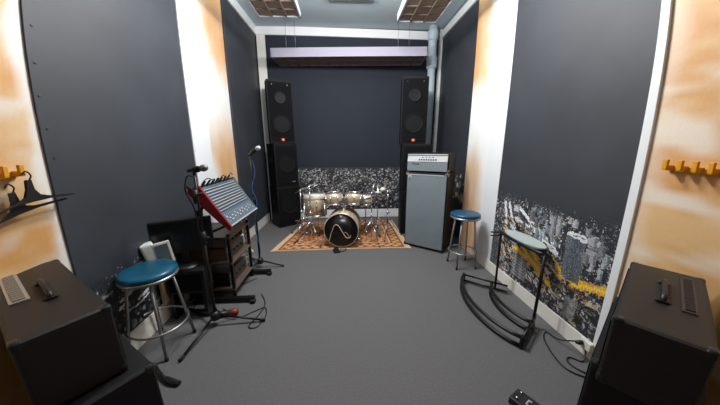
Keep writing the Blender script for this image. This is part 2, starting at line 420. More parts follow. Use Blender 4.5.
cloud('slatted hanging ceiling panel above the left side, near the mixer', -1.135, -.566, 2.7, 3.87, 3.30, .07, 0, cside, 3, 6, [(-.2, .5), (.2, .5), (-.2, -.4), (.2, -.4)])
cloud('slatted hanging ceiling panel above the right side, near the bass amplifier', .752, 1.318, 2.7, 3.93, 3.30, .10, 0, cside, 3, 6, [(-.2, .5), (.2, .5), (-.2, -.4), (.2, -.4)])
cloud('long pale lilac hanging panel across the room above the drum kit', -1.28, 1.50, 4.88, 5.42, 3.155, .150, -.07, lilac, 14, 3, [(-1.2, .1), (-1.0, 0), (1.1, 0), (.9, 0)])
t = thing('ceiling_vent', 'grey square ceiling fixture between the two hanging panels', 'ceiling fixture', (.13, 4.1, H))
b = B(); box(b, (0, 0, -.03), (.72, .72, .06), bev=.02); obj('frame', b, mat('fixture_grey', (112, 122, 128), .6), t)
b = B(); box(b, (0, 0, -.062), (.56, .56, .02), bev=.006); obj('cover', b, mat('fixture_dark', (96, 106, 112), .5), t)
b = B(); lathe(b, [(.03, 0), (.045, -.02), (.045, -.05), (.02, -.07)], 16, Matrix.Translation((-.93, 4.93, H)))
tag(obj('ceiling_hook', b, steel), 'small round metal hook base on the ceiling above the long panel', 'hook')

# ---------------------------------------------------------------- rug
RA = [(-1.12, 3.72), (.97, 3.70), (.955, 5.22), (-.86, 5.20)]
def rug_col(u, v):
    o1, o2, d, c = lin(190, 134, 92), lin(172, 112, 72), lin(118, 74, 54), lin(206, 170, 134)
    e = min(u * 2.1, (1 - u) * 2.1, v * 1.55, (1 - v) * 1.55)
    if e < .03: return c
    if e < .05: return d
    if e < .20:
        k = math.sin(u * 90) * math.sin(v * 64 + 1); return d if k > .45 else (c if k < -.6 else o1)
    if e < .225: return d
    if e < .25: return c
    k = math.sin(u * 95 + 2 * math.sin(v * 27)) * math.sin(v * 70 + 2 * math.sin(u * 33))
    du, dv = (u - .5) * 2.1, (v - .5) * 1.55
    if abs(du) * .7 + abs(dv) < .34: return mixc(o2, d, .5 + k)
    return d if k > .55 else (c if k < -.72 else (o1 if nz(u * 9, v * 9) > -.1 else o2))
def rugp(u, v):
    a = Vector(RA[0]).lerp(Vector(RA[1]), u); c = Vector(RA[3]).lerp(Vector(RA[2]), u); p = a.lerp(c, v)
    return (p.x, p.y, .012 + .002 * nz(u * 7, v * 7))
rug = thing('patterned_rug', 'orange and brown patterned rug with cream fringe under the drum kit', 'rug', (0, 0, 0))
o = painted('pile', rugp, 150, 110, rug_col, attr_mat('rug_pile', .95, .4, 300, .1), per_face=True); o.parent = rug
b = B(); vsb = [b.verts.new((x, y, z)) for z in (.001, .0105) for x, y in RA]
b.faces.new(vsb[:4][::-1]); b.faces.new(vsb[4:])
for k in range(4): b.faces.new((vsb[k], vsb[(k + 1) % 4], vsb[4 + (k + 1) % 4], vsb[4 + k]))
obj('backing', b, fringe_m, rug)
for s in (0, 1):
    b = B()
    for k in range(90):
        v = k / 89; p = Vector(rugp(s, v)); d = -1 if s == 0 else 1
        tube(b, [p - Vector((0, 0, .004)), p + Vector((d * .035, random.uniform(-.006, .006), -.006)), p + Vector((d * .07, random.uniform(-.01, .01), -.009))], .006, 4)
    f = obj('fringe', b, fringe_m, rug)

# ---------------------------------------------------------------- stools
def stool(label, x, y, zs, rs, rt, rb, leather, a0, lean=0):
    t = thing('bar_stool', label, 'bar stool', (x, y, 0), a0, 'round bar stools')
    b = B(); lathe(b, [(rs * .4, zs - .055), (rs * .96, zs - .05), (rs, zs - .03), (rs * .985, zs - .012), (rs * .90, zs), (rs * .5, zs + .004), (.01, zs + .005)], 40); obj('seat', b, leather, t)
    b = B(); lathe(b, [(rs * .9, zs - .068), (rs * 1.0, zs - .066), (rs * 1.02, zs - .055), (rs * 1.0, zs - .044), (rs * .9, zs - .045)], 40); obj('seat_ring', b, steel, t)
    for k in range(4):
        a = k * PI / 2 + PI / 4
        b = B(); tube(b, [(rt * math.cos(a), rt * math.sin(a), zs - .06), (rb * math.cos(a), rb * math.sin(a), .012)], .0115, 10)
        l = obj('leg', b, steel, t)
        b = B(); lathe(b, [(.014, 0), (.015, .025), (.012, .028)], 10, Matrix.Translation((rb * math.cos(a), rb * math.sin(a), 0))); obj('rubber_foot', b, rubber, l)
    zr = .22; rr = rb + (rt - rb) * zr / (zs - .06) + .012
    b = B(); tube(b, [(rr * math.cos(k / 40 * 2 * PI), rr * math.sin(k / 40 * 2 * PI), zr) for k in range(40)], .008, 8, closed=True); obj('foot_ring', b, steel, t)
    return t
stool('round bar stool with teal leather seat beside the left amplifier', -1.535, 1.845, .69, .195, .14, .225, teal, -1.69)
stool('round bar stool with dark blue seat beside the bass cabinet', 1.575, 3.10, .745, .185, .12, .185, navy, .05)

# ---------------------------------------------------------------- bass rig
ang = math.atan2(3.476 - 3.867, 1.468 - .974)
rig_c = Vector((1.207, 3.652, 0))
nrm = Vector((math.sin(ang), -math.cos(ang), 0))   # facing the camera
def rig_loc(d): return rig_c - nrm * d
W_ = .63
t = thing('bass_speaker_cabinet', 'tall bass cabinet with silver grey grille cloth, black sides', 'speaker cabinet', tuple(rig_loc(0)), ang)
b = B(); box(b, (0, .20, .62), (W_, .38, 1.20), bev=.012); obj('cabinet', b, tolex, t)
b = B(); box(b, (0, .008, .62), (W_ - .035, .02, 1.15), bev=.004); obj('grille', b, gcloth, t)
b = B(); box(b, (-.255, -.004, 1.145), (.05, .006, .05), bev=.002); g = obj('badge', b, silver, t)
b = B(); lathe(b, [(.008, 0), (.013, 0), (.013, .003), (.008, .003), (.008, 0)], 16, Matrix.Translation((-.258, -.0075, 1.14)) @ Matrix.Rotation(PI / 2, 4, 'X'), cap=False); box(b, (-.245, -.009, 1.14), (.005, .003, .026)); obj('emblem', b, blackp, g)
b = B(); box(b, (-.03, -.0045, 1.187), (W_ - .06, .004, .012)); obj('piping', b, silver, t)
for sx in (-1, 1):
    for sz in (.04, 1.20):
        b = B(); box(b, (sx * (W_ / 2 - .016), .02, sz), (.045, .045, .045), bev=.008); obj('corner', b, chrome if sz > 1 else blackp, t)
for k in range(2):
    b = B(); tube(b, [(W_ / 2 + .002, .12, .85 - .5 * k), (W_ / 2 + .03, .14, .85 - .5 * k), (W_ / 2 + .03, .27, .85 - .5 * k), (W_ / 2 + .002, .29, .85 - .5 * k)], .012, 8); obj('side_handle', b, blackp, t)
for sx in (-.24, .24):
    for sy in (.08, .34):
        b = B(); lathe(b, [(.022, 0), (.022, .024)], 14, Matrix.Translation((sx, sy, 0))); obj('foot', b, rubber, t)
t = thing('bass_amplifier_head', 'silver faced amplifier head standing on the tall bass cabinet', 'amplifier', tuple(rig_loc(0) + Vector((0, 0, 1.222))), ang)
b = B(); box(b, (-.005, .19, .152), (.63, .33, .270), bev=.010); obj('case', b, tolex, t)
b = B(); box(b, (-.01, .014, .087), (.60, .02, .13), bev=.003); obj('grille', b, gcloth, t)
b = B(); box(b, (-.01, .018, .203), (.60, .02, .095), Matrix.Rotation(-.18, 3, 'X'), bev=.003); p = obj('control_panel', b, silver, t)
b = B(); box(b, (-.01, .012, .262), (.60, .012, .014), bev=.002); obj('chrome_strip', b, silver, t)
for k in range(8):
    b = B(); lathe(b, [(.010, 0), (.009, .016), (.006, .018)], 12, Matrix.Translation((-.12 + k * .035, .008, .19)) @ Matrix.Rotation(PI / 2 - .18, 4, 'X')); obj('knob', b, blackp, p)
for k in range(4):
    b = B(); box(b, (-.07 + k * .05, .006, .226), (.018, .006, .008)); obj('switch', b, blackp, p)
fc = bpy.data.curves.new('logo', 'FONT'); fc.body = 'Ampeg'; fc.size = .04; fc.extrude = .001; fc.materials.append(blackp)
fo = bpy.data.objects.new('logo', fc); C.objects.link(fo); bpy.context.view_layer.update()
fm_ = bpy.data.meshes.new_from_object(fo); bpy.data.objects.remove(fo); fo = bpy.data.objects.new('logo', fm_); C.objects.link(fo); fo.parent = t; fo.location = (-.235, .002, .118); fo.rotation_euler = (PI / 2, 0, 0)
for sx in (-.26, .27):
    for sy in (.05, .33):
        b = B(); lathe(b, [(.016, -.001), (.016, .02)], 12, Matrix.Translation((sx, sy, 0))); obj('foot', b, rubber, t)
for sx in (-1, 1):
    b = B(); box(b, (.01 + sx * .287, .04, .03), (.035, .035, .035), bev=.006); obj('corner', b, chrome, t)

# ---------------------------------------------------------------- PA speakers
def cone(bm, x, y, z, r):
    M = Matrix.Translation((x, y, z)) @ Matrix.Rotation(PI / 2, 4, 'X')
    lathe(bm, [(r, 0), (r, .008), (r * .93, .010), (r * .88, .002), (r * .4, -.03), (r * .3, -.03), (r * .28, -.015), (.005, -.008)], 28, M)
def pa_top(label, x, y, z, rz, tilt=0):
    t = thing('loudspeaker', label, 'loudspeaker', (x, y, z), rz, 'full range loudspeakers on top of the stacks')
    if tilt: t.rotation_euler = (tilt, 0, rz)
    Mz = Matrix.Identity(4)
    b = B(); prism(b, [(-.23, 0), (.23, 0), (.23, .22), (.12, .42), (-.12, .42), (-.23, .22)], Mz, 1.13); bmesh.ops.bevel(b, geom=list(b.edges), offset=.008, segments=2, affect='EDGES'); obj('cabinet', b, mat('pa_cabinet', (20, 21, 24), .6, bump=.3, bscale=300, spec=.2), t)
    b = B(); box(b, (0, -.004, .57), (.42, .014, 1.05), bev=.004); obj('grille', b, grillem, t)
    b = B(); cone(b, 0, -.013, .36, .165); obj('woofer', b, mat('cone_dark', (18, 19, 22), .7, spec=.2), t)
    b = B(); lathe(b, [(.11, 0), (.11, .008), (.09, .01), (.03, -.02), (.005, -.02)], 24, Matrix.Translation((0, -.012, .82)) @ Matrix.Rotation(PI / 2, 4, 'X')); obj('horn', b, mat('horn_dark', (20, 21, 25), .6, spec=.2), t)
    b = B(); box(b, (.0, -.014, .07), (.07, .008, .055), bev=.004); g = obj('badge', b, mat('badge_dark_orange', (120, 56, 34), .4), t)
    b = B(); lathe(b, [(.02, 0), (.021, .004), (.005, .006)], 14, Matrix.Translation((0, -.018, .07)) @ Matrix.Rotation(PI / 2, 4, 'X')); obj('badge_glint', b, orange_glint, g, label='reflective orange badge, glint added as a glow')
    for s in (-1, 1):
        b = B(); lathe(b, [(.012, 0), (.012, .006)], 8, Matrix.Translation((s * .14, -.005, 1.05)) @ Matrix.Rotation(PI / 2, 4, 'X')); obj('bracket', b, steel, t)
    return t
def sub(label, x, y, z, rz, h, w=.46, d=.5):
    t = thing('subwoofer', label, 'subwoofer', (x, y, z), rz, 'subwoofers under the loudspeakers')
    b = B(); box(b, (0, d / 2, h / 2), (w, d, h), bev=.012); obj('cabinet', b, mat('sub_cabinet', (18, 19, 22), .6, bump=.3, bscale=300, spec=.2), t)
    b = B(); box(b, (0, -.004, h / 2), (w - .06, .014, h - .08), bev=.004); obj('grille', b, grillem, t)
    b = B(); cone(b, 0, -.013, h / 2 + .03, .17); obj('woofer', b, mat('cone_dark', (15, 16, 19), .7, spec=.2), t)
    b = B(); box(b, (.12, -.014, .09), (.07, .006, .018), bev=.002); obj('nameplate', b, mat('plate_grey', (120, 124, 130), .4), t)
    for s in (-1, 1):
        b = B(); box(b, (s * (w / 2 + .001), d / 2, h * .62), (.008, .16, .09), bev=.003); obj('side_handle', b, blackp, t)
    return t
# left stack, turned in towards the drums
def lstack(cx, cy, rz, w, hw):   # loc of front-centre from the near-left corner
    return cx + math.cos(rz) * w / 2, cy + math.sin(rz) * w / 2
rz = .62
x, y = lstack(-1.34, 4.88, rz, .48, 0); sub('lower black subwoofer of the left stack, standing on the carpet', x, y, 0, rz, .83, .48, .40)
x, y = lstack(-1.34, 4.90, rz, .46, 0); sub('upper black subwoofer of the left stack, under the loudspeaker', x, y, .832, rz, .83, .46, .40)
pa_top('black loudspeaker on top of the left stack, orange badge low on its front', -1.19, 5.04, 1.664, .40)
sub('lower black subwoofer of right stack, behind the bass cabinet', 1.25, 4.34, 0, -.15, .82, .5, .5)
sub('upper black subwoofer of right stack, behind the amplifier head', 1.25, 4.36, .822, -.15, .82, .5, .5)
pa_top('black loudspeaker on top of the right stack, beside the grey pipe', 1.235, 4.60, 1.644, -.12)

# ---------------------------------------------------------------- drum kit
def drum(name, label, c, axis, r, h, shell, head, top_head=True, lugs=8, grp=None, front=None):
    t = thing(name, label, 'drum', c, 0, grp)
    M = dirM((0, 0, 0), axis)
    b = B(); lathe(b, [(r, 0), (r, h)], 40, M); obj('shell', b, shell, t)
    for zz, hd in ((0, front or head), (h, head)):
        s = 1 if zz else -1
        b = B(); lathe(b, [(r * .97, zz - s * .002), (r * 1.0, zz + s * .004), (.005, zz + s * .005)], 40, M); obj('drum_head', b, hd, t)
        b = B(); lathe(b, [(r * .985, zz + s * .016), (r * 1.04, zz + s * .014), (r * 1.045, zz - s * .014), (r * 1.0, zz - s * .014), (r * .985, zz + s * .016)], 40, M, cap=False); obj('hoop', b, shell if name == 'bass_drum' else chrome, t)
    for k in range(lugs):
        a = 2 * PI * k / lugs + .2; p = Vector((r * 1.03 * math.cos(a), r * 1.03 * math.sin(a), 0))
        b = B(); tube(b, [M @ (p + Vector((0, 0, .01))), M @ (p + Vector((0, 0, h - .01)))], .004, 5)
        q = Vector((r * 1.02 * math.cos(a), r * 1.02 * math.sin(a), h / 2)); tube(b, [M @ (q - Vector((0, 0, .025))), M @ (q + Vector((0, 0, .025)))], .010, 6); obj('tension_rod', b, chrome, t)
    return t, M
RF = .0165
bd, Mb = drum('bass_drum', 'bass drum with black front head and a pale curved cord on it', (-.085, 3.77, .304), (.13, 1, 0.0), .275, .42, champ, blackhead, lugs=10)
# front pieces in the front-head plane
fu = Vector((1, -.13, 0)).normalized(); fn = Vector((-.13, -1, 0)).normalized()
pts = [(-.20, -.19), (-.17, -.08), (-.13, .04), (-.09, .09), (-.04, .07), (.02, -.03), (.07, -.11), (.11, -.13), (.15, -.11)]
b = B(); tube(b, smooth_pts([fu * a + Vector((0, 0, c)) + fn * .013 for a, c in pts], 5), .006, 6); obj('cord', b, fringe_m, bd, label='pale curved cord')
b = B(); tube(b, smooth_pts([fu * a + Vector((0, 0, c)) + fn * .013 for a, c in [(.05, -.03), (.09, -.05), (.13, -.10), (.16, -.08)]], 4), .003, 5); obj('cord', b, fringe_m, bd)
b = B(); prism(b, [(-.03, .02), (.03, .02), (.015, -.012), (0, -.02), (-.015, -.012)], Matrix.Translation(fn * .008 + Vector((0, 0, .225))) @ Matrix((( fu.x, 0, fn.x, 0), (fu.y, 0, fn.y, 0), (0, 1, 0, 0), (0, 0, 0, 1))), .004); obj('badge', b, silver, bd)
for s in (-1, 1):
    b = B(); tube(b, [(s * .24, .12, -.12), (s * .36, .02, -.282)], .009, 8); obj('spur', b, chrome, bd)
b = B(); tube(b, [(0.04, .2, .27), (0.04, .2, .42)], .016, 10); box(b, (0.04, .2, .42), (.10, .05, .05), bev=.01)
tube(b, [(0.04, .2, .42), (-.04, .26, .43)], .010, 8); tube(b, [(0.04, .2, .42), (.12, .26, .42)], .010, 8); obj('tom_mount', b, chrome, bd)
drum('rack_tom', 'left mounted tom with champagne shell above the bass drum', (-.20, 4.08, .655), (-.05, .20, 1), .148, .21, champ, drumhead, grp='mounted toms')
drum('rack_tom', 'right mounted tom with champagne shell above the bass drum', (.135, 4.08, .66), (.05, .20, 1), .152, .20, champ, drumhead, grp='mounted toms')
ft, Mf = drum('floor_tom', 'large floor tom with white head rim, left of the bass drum', (-.55, 4.36, .42), (0, .03, 1), .19, .36, champ, drumhead)
for k in range(3):
    a = k * 2.09 - .6; b = B(); tube(b, [(.205 * math.cos(a), .205 * math.sin(a), .22), (.205 * math.cos(a), .205 * math.sin(a), -.34), (.235 * math.cos(a), .235 * math.sin(a), -.405)], .006, 8); obj('leg', b, chrome, ft)
b = B(); lathe(b, [(.200, .30), (.204, .31), (.204, .375), (.200, .378)], 40, Mf, cap=False); obj('white_band', b, drumhead, ft)
sn, Ms = drum('snare_drum', 'snare drum on its stand, right of the mounted toms', (.36, 4.40, .60), (-.05, -.03, 1), .165, .13, champ, drumhead)
def tripod(bm, x, y, z, r, a0, n=3, zt=.26, rad=.007):
    for k in range(n):
        a = a0 + k * 2 * PI / n; e = (x + r * math.cos(a), y + r * math.sin(a), z + .008)
        tube(bm, [(x + .01 * math.cos(a), y + .01 * math.sin(a), z + zt), e], rad, 6)
        tube(bm, [(x, y, z + zt * .38), (x + r * .5 * math.cos(a), y + r * .5 * math.sin(a), z + zt * .52)], rad * .7, 5)
t = thing('snare_stand', 'chrome snare stand under the snare drum', 'drum stand', (.36, 4.40, 0))
b = B(); tripod(b, 0, 0, RF, .24, .5); obj('tripod', b, chrome, t)
b = B(); tube(b, [(0, 0, .08), (0, 0, .55)], .010, 8); obj('pole', b, chrome, t)
b = B()
for k in range(3):
    a = k * 2.09; tube(b, [(0, 0, .53), (.10 * math.cos(a), .10 * math.sin(a), .57), (.185 * math.cos(a), .185 * math.sin(a), .585), (.187 * math.cos(a), .187 * math.sin(a), .62)], .006, 6)
obj('basket', b, chrome, t)
def cym_stand(label, x, y, h, boom, a0, cat='cymbal stand', name='cymbal_stand'):
    t = thing(name, label, cat, (x, y, 0), 0, 'empty cymbal stands')
    b = B(); tripod(b, 0, 0, RF, .27, a0, zt=.36); obj('tripod', b, chrome, t)
    for k in range(3):
        a = a0 + k * 2 * PI / 3; b = B(); tube(b, [(.262 * math.cos(a), .262 * math.sin(a), RF + .010), (.292 * math.cos(a), .292 * math.sin(a), RF + .010)], .012, 6); obj('rubber_foot', b, rubber, t)
    b = B(); tube(b, [(0, 0, .10), (0, 0, h * .55)], .012, 8); tube(b, [(0, 0, h * .5), (0, 0, h)], .009, 8); obj('pole', b, chrome, t)
    b = B(); tube(b, [(0, 0, h * .52), (0, 0, h * .58)], .02, 8); tube(b, [(0, 0, h * .55), (.045, 0, h * .55)], .006, 6); obj('wing_clamp', b, chrome, t)
    b = B(); tube(b, [(0, 0, h - .03), (0, 0, h + .02)], .018, 8); obj('top_clamp', b, chrome, t)
    if boom:
        e = Vector(boom); b = B(); tube(b, [Vector((0, 0, h)) - e * .35, Vector((0, 0, h)) + e], .007, 8); tube(b, [Vector((0, 0, h)) + e, Vector((0, 0, h)) + e + Vector((0, 0, .07))], .004, 6); obj('boom_arm', b, chrome, t)
    return t
cym_stand('empty cymbal stand left of the floor tom, arm raised to the right', -.80, 4.33, .86, (.26, 0, .12), .4)
cym_stand('empty cymbal stand in front of the floor tom, slim and upright', -.60, 4.06, .93, (.18, .05, .10), 1.2)
cym_stand('empty cymbal stand close right of the bass drum, arm leaning', .43, 3.98, .86, (.07, .1, .24), .9)
cym_stand('empty cymbal stand furthest right on the rug, straight pole', .74, 4.22, .84, None, .2)
t = thing('hi_hat_stand', 'hi-hat stand with two small pale cups, right of the snare', 'hi-hat stand', (.60, 4.52, 0))
b = B(); tripod(b, 0, 0, RF, .24, 0.2); obj('tripod', b, chrome, t)
b = B(); tube(b, [(0, 0, .05), (0, 0, .95)], .010, 8); obj('pole', b, chrome, t)
b = B(); lathe(b, [(.02, .77), (.055, .775), (.06, .785), (.02, .80)], 20); obj('cup', b, whitep, t)
b = B(); box(b, (0, -.14, .04), (.08, .26, .012), Matrix.Rotation(.12, 3, 'X'), bev=.004); obj('pedal', b, steel, t)
b = B(); lathe(b, [(.018, 0), (.05, .01), (.055, .05), (.02, .075)], 20, Matrix.Translation((.10, 0, .80))); tube(b, [(0, 0, .83), (.1, 0, .83)], .006, 6); obj('cup', b, whitep, t)
t = thing('bass_drum_pedal', 'black and chrome pedal at the rug edge before the bass drum', 'drum pedal', (-.16, 3.64, .001), .3)
b = B(); box(b, (0, 0, .010), (.10, .14, .014), bev=.003); obj('base_plate', b, blackm, t)
b = B(); box(b, (0, 0, .035), (.07, .13, .008), Matrix.Rotation(.2, 3, 'X'), bev=.003); obj('footboard', b, blackp, t)
b = B(); tube(b, smooth_pts([(.06, 0, .03), (.12, .03, .05), (.15, -.03, .015), (.06, -.06, .01)], 5), .006, 6); obj('strap', b, blackp, t)

# ---------------------------------------------------------------- microphone stands
def mic_stand(label, x, y, h, r, a0, top, capm, cable, cablem, grp):
    t = thing('microphone_stand', label, 'microphone stand', (x, y, 0), 0, grp)
    b = B(); lathe(b, [(.035, .06), (.042, .075), (.042, .12), (.02, .14)], 16); obj('hub', b, blackp, t)
    for k in range(3):
        a = a0[k]; b = B(); tube(b, [(.02 * math.cos(a), .02 * math.sin(a), .10), (r * math.cos(a), r * math.sin(a), .016)], .010, 8); l = obj('leg', b, blackm, t)
        b = B(); tube(b, [(r * .93 * math.cos(a), r * .93 * math.sin(a), .019), (r * 1.04 * math.cos(a), r * 1.04 * math.sin(a), .014)], .014, 8); obj('rubber_foot', b, rubber, l)
    b = B(); tube(b, [(0, 0, .1), (0, 0, h * .62)], .013, 10); tube(b, [(0, 0, h * .6), (0, 0, h)], .009, 10); obj('pole', b, blackm, t)
    b = B(); tube(b, [(0, 0, h * .58), (0, 0, h * .66)], .022, 10); tube(b, [(0, 0, h * .62), (.05, 0, h * .62)], .008, 6); obj('height_clamp', b, blackp, t)
    b = B(); tube(b, smooth_pts(cable, 8), .005, 6); obj('cable', b, cablem, t)
    return t
def mic(label, base, d, ballm):
    t = thing('microphone', label, 'microphone', base)
    d = Vector(d).normalized(); M = dirM((0, 0, 0), d)
    b = B(); lathe(b, [(.010, -.08), (.013, -.078), (.018, .06), (.022, .075)], 16, M); obj('handle', b, blackp, t)
    b = B(); lathe(b, [(.022, .075), (.027, .085), (.028, .10), (.024, .118), (.012, .13), (.003, .133)], 18, M); obj('grille_ball', b, ballm, t)
    b = B(); lathe(b, [(.0215, -.005), (.0245, 0), (.026, .035), (.0225, .04)], 16, M, cap=False); tube(b, [(0, 0, 0), (-d.x * .02, -d.y * .02, -.045)], .009, 8); obj('clip', b, blackp, t)
    return t
mic_stand('black microphone stand with blue cable, standing before the left speaker stack', -1.17, 3.20, 1.49, .30, [.0, 2.2, 4.2], None, silver,
          [(.012, 0, 1.47), (.045, -.01, 1.3), (.0, -.03, 1.1), (.03, -.01, .9), (-.015, -.02, .6), (.02, -.01, .3), (.0, .0, .13), (-.05, .1, .012), (-.2, .25, .008)], bluecable, 'microphone stands')
mic('microphone with pale round grille on the stand by the left speakers', (-1.135, 3.20, 1.535), (.75, -.25, .45), silver)
mic_stand('black microphone stand with long tripod legs in front of the mixer', -1.21, 2.08, 1.37, .42, [-1.75, .05, 2.6], None, silver,
          [(0, .01, 1.36), (-.06, 0, 1.37), (-.09, 0, 1.25), (-.04, 0, 1.1), (-.03, .01, .8), (-.02, 0, .3), (.05, .04, .05), (.15, .06, .008)], blackp, 'microphone stands')
mic('dark microphone with grey grille on the stand beside the mixer', (-1.195, 2.07, 1.425), (.9, -.35, .15), mat('grey_mesh', (120, 122, 126), .4, metal=.5))
t = thing('clamp_arm', 'black clamp arm fixed half way up the mixer-side microphone stand', 'clamp', (-1.225, 2.08, 1.24))
b = B(); tube(b, [(-.06, 0, .05), (.02, 0, -.02), (.06, 0, -.01)], .012, 8); obj('arm', b, blackp, t)
b = B(); tube(b, [(0, 0, -.09), (0, 0, .02)], .022, 10); obj('grip', b, blackp, t)

# ---------------------------------------------------------------- mixer on its stand
XF, XBk, ZF, ZB_, Y0, Y1 = -1.10, -1.36, .835, 1.245, 2.35, 3.12
t = thing('mixing_console', 'audio mixer with red side cheek, tilted up on the black stand', 'mixing console', (0, 0, 0))
d = Vector((XF - XBk, 0, ZF - ZB_)); Ls = d.length; d.normalize(); nn = Vector((-d.z, 0, d.x)) * 1.0   # outward normal (up and towards the room)
back = Vector((XBk, Y0, ZB_)); W2 = Y1 - Y0
def mp(s, yy, o=0.0): return Vector((XBk, Y0 + yy, ZB_)) + d * s + nn * o
def mslab(bm, s0, s1, y0, y1, o0, o1):
    q = [mp(s0, y0, o0), mp(s1, y0, o0), mp(s1, y1, o0), mp(s0, y1, o0)]; r = [mp(s0, y0, o1), mp(s1, y0, o1), mp(s1, y1, o1), mp(s0, y1, o1)]
    f = [bm.verts.new(x) for x in q]; g = [bm.verts.new(x) for x in r]; bm.faces.new(f[::-1]); bm.faces.new(g)
    for k in range(4): bm.faces.new((f[k], f[(k + 1) % 4], g[(k + 1) % 4], g[k]))
b = B(); mslab(b, 0, Ls, .02, W2 - .02, -.04, 0); obj('chassis', b, blackm, t)
b = B(); mslab(b, .02, Ls - .01, .022, W2 - .022, 0, .004); fp = obj('face_panel', b, chan, t)
for y0_ in (0, W2 - .022):
    b = B(); poly = [(0, .012 if y0_ == 0 else .0), (Ls, .012 if y0_ == 0 else .0), (Ls + .01, -.02), (Ls * .75, -.055), (0, -.115), (-.02, -.09)]
    va = [b.verts.new(mp(s, y0_, o_)) for s, o_ in poly]; vb = [b.verts.new(mp(s, y0_ + .022, o_)) for s, o_ in poly]
    b.faces.new(va); b.faces.new(vb[::-1])
    for k in range(6): b.faces.new((va[k], va[(k + 1) % 6], vb[(k + 1) % 6], vb[k]))
    obj('side_cheek', b, redm if y0_ == 0 else blackm, t, label='red side cheek' if y0_ == 0 else None)
for k in range(9):
    s = .05 + k * .030
    b = B(); mslab(b, s, s + .006, .05, W2 - .05 - .02, .004, .0055); obj('knob_strip', b, [silver, beige, silver, silver, beige, silver, beige, silver, silver][k], fp)
b = B()
for i in range(18):
    for k in range(9):
        c = mp(.0645 + k * .030, .055 + i * .036, .004); lathe(b, [(.006, 0), (.005, .012)], 6, dirM(c, nn))
o = obj('knob_bank', b, mat('grey_knob', (70, 78, 90), .5), fp); o['kind'] = 'stuff'
b = B()
for i in range(18):
    mslab(b, .335, Ls - .04, .057 + i * .036, .059 + i * .036, .004, .005); s = .36 + .06 * ((i * 7) % 5) / 5; mslab(b, s, s + .016, .052 + i * .036, .064 + i * .036, .004, .014)
o = obj('fader_bank', b, whitep, fp); o['kind'] = 'stuff'
b = B(); mslab(b, Ls - .03, Ls - .015, .03, W2 - .03, .004, .010); obj('front_edge_strip', b, silver, t)
for i in range(7):
    c = mp(.01, .06 + i * .085, .01); b = B(); lathe(b, [(.010, -.01), (.010, .05), (.006, .06)], 10, dirM(c, nn + Vector((-.3, .1 * math.sin(i), .2)))); pl_ = tag(obj('cable_plug', b, blackp), 'black cable plug in the top edge of the mixer', 'plug', 'plugs along the mixer')
b = B(); tube(b, smooth_pts([mp(.0, .03, .03), mp(-.03, .12, .07), mp(.02, .25, .06), mp(-.02, .40, .08), mp(.02, .5, .05), mp(-.04, .66, .05), mp(-.02, .74, .02)], 6), .005, 6)
tag(obj('audio_cable', b, blackp), 'black cable lying along the top edge of the mixer', 'cable')
t = thing('mixer_stand', 'black metal stand with flat feet carrying the mixer', 'stand', (0, 0, 0))
for yy in (2.43, 3.02):
    b = B(); box(b, (-1.30, yy, .035), (.64, .05, .045), bev=.006); f_ = obj('foot_bar', b, blackm, t)
    b = B(); box(b, (-.99, yy - .03 , .018), (.05, .05, .036), bev=.006); obj('end_cap', b, rubber, f_)
    b = B(); box(b, (-1.42, yy, .53), (.045, .045, .95), bev=.004); obj('upright', b, blackm, t)
    b = B(); tube(b, [mp(-.0, yy - Y0, -.055), mp(Ls * .98, yy - Y0, -.06)], .016, 8); obj('arm', b, blackm, t)
    b = B(); tube(b, [(-1.42, yy, .95), mp(Ls * .25, yy - Y0, -.06)], .014, 8); tube(b, [(-1.42, yy, .74), mp(Ls * .9, yy - Y0, -.06)], .012, 8); obj('brace', b, blackm, t)
b = B(); box(b, (-1.42, 2.725, .15), (.035, .6, .035), bev=.004); obj('cross_bar', b, blackm, t)
b = B(); box(b, (-1.42, 2.725, .09), (.035, .6, .02), bev=.004); obj('cross_bar', b, blackm, t)
# rack of equipment under the mixer
rk = thing('equipment_rack', 'open black rack with brown shelves under the mixer', 'rack', (0, 0, 0))
RX0, RX1, RY0, RY1 = -1.66, -1.20, 2.48, 2.98
for (x_, y_) in ((RX0, RY0), (RX1, RY0), (RX0, RY1), (RX1, RY1)):
    b = B(); box(b, (x_, y_, .37), (.03, .03, .74), bev=.003); obj('post', b, blackm, rk)
for z_ in (.12, .42, .70):
    b = B(); box(b, ((RX0 + RX1) / 2, (RY0 + RY1) / 2, z_), (.50, .54, .018), bev=.003); obj('shelf', b, mat('brown_shelf', (92, 78, 70), .45), rk)
for (z_, lab, mm, hh) in ((.435, 'grey-brown power amplifier on the middle shelf of the rack', mat('amp_taupe', (104, 88, 76), .45), .12), (.575, 'upper brown rack unit just below the top shelf', mat('amp_brown', (120, 100, 86), .45), .09), (.135, 'black rack unit on the bottom shelf of the rack', blackp, .15)):
    a = thing('rack_unit', lab, 'rack unit', (-1.44, 2.73, z_), 0, 'units in the rack')
    b = B(); box(b, (0, 0, hh / 2 + .002), (.36, .42, hh), bev=.004); obj('case', b, mm, a)
    b = B(); box(b, (.185, 0, hh / 2 + .002), (.008, .44, hh), bev=.002); fp2 = obj('front_panel', b, mat('unit_front', (72, 64, 60), .4), a)
    for k in range(4):
        b = B(); lathe(b, [(.014, 0), (.012, .018)], 12, dirM((.19, -.15 + k * .09, hh / 2), (1, 0, 0))); obj('knob', b, blackp, fp2)
    for s in (-1, 1):
        b = B(); tube(b, [(.188, s * .20, hh * .25), (.215, s * .20, hh * .3), (.215, s * .20, hh * .7), (.188, s * .20, hh * .75)], .004, 6); obj('handle', b, silver, fp2)
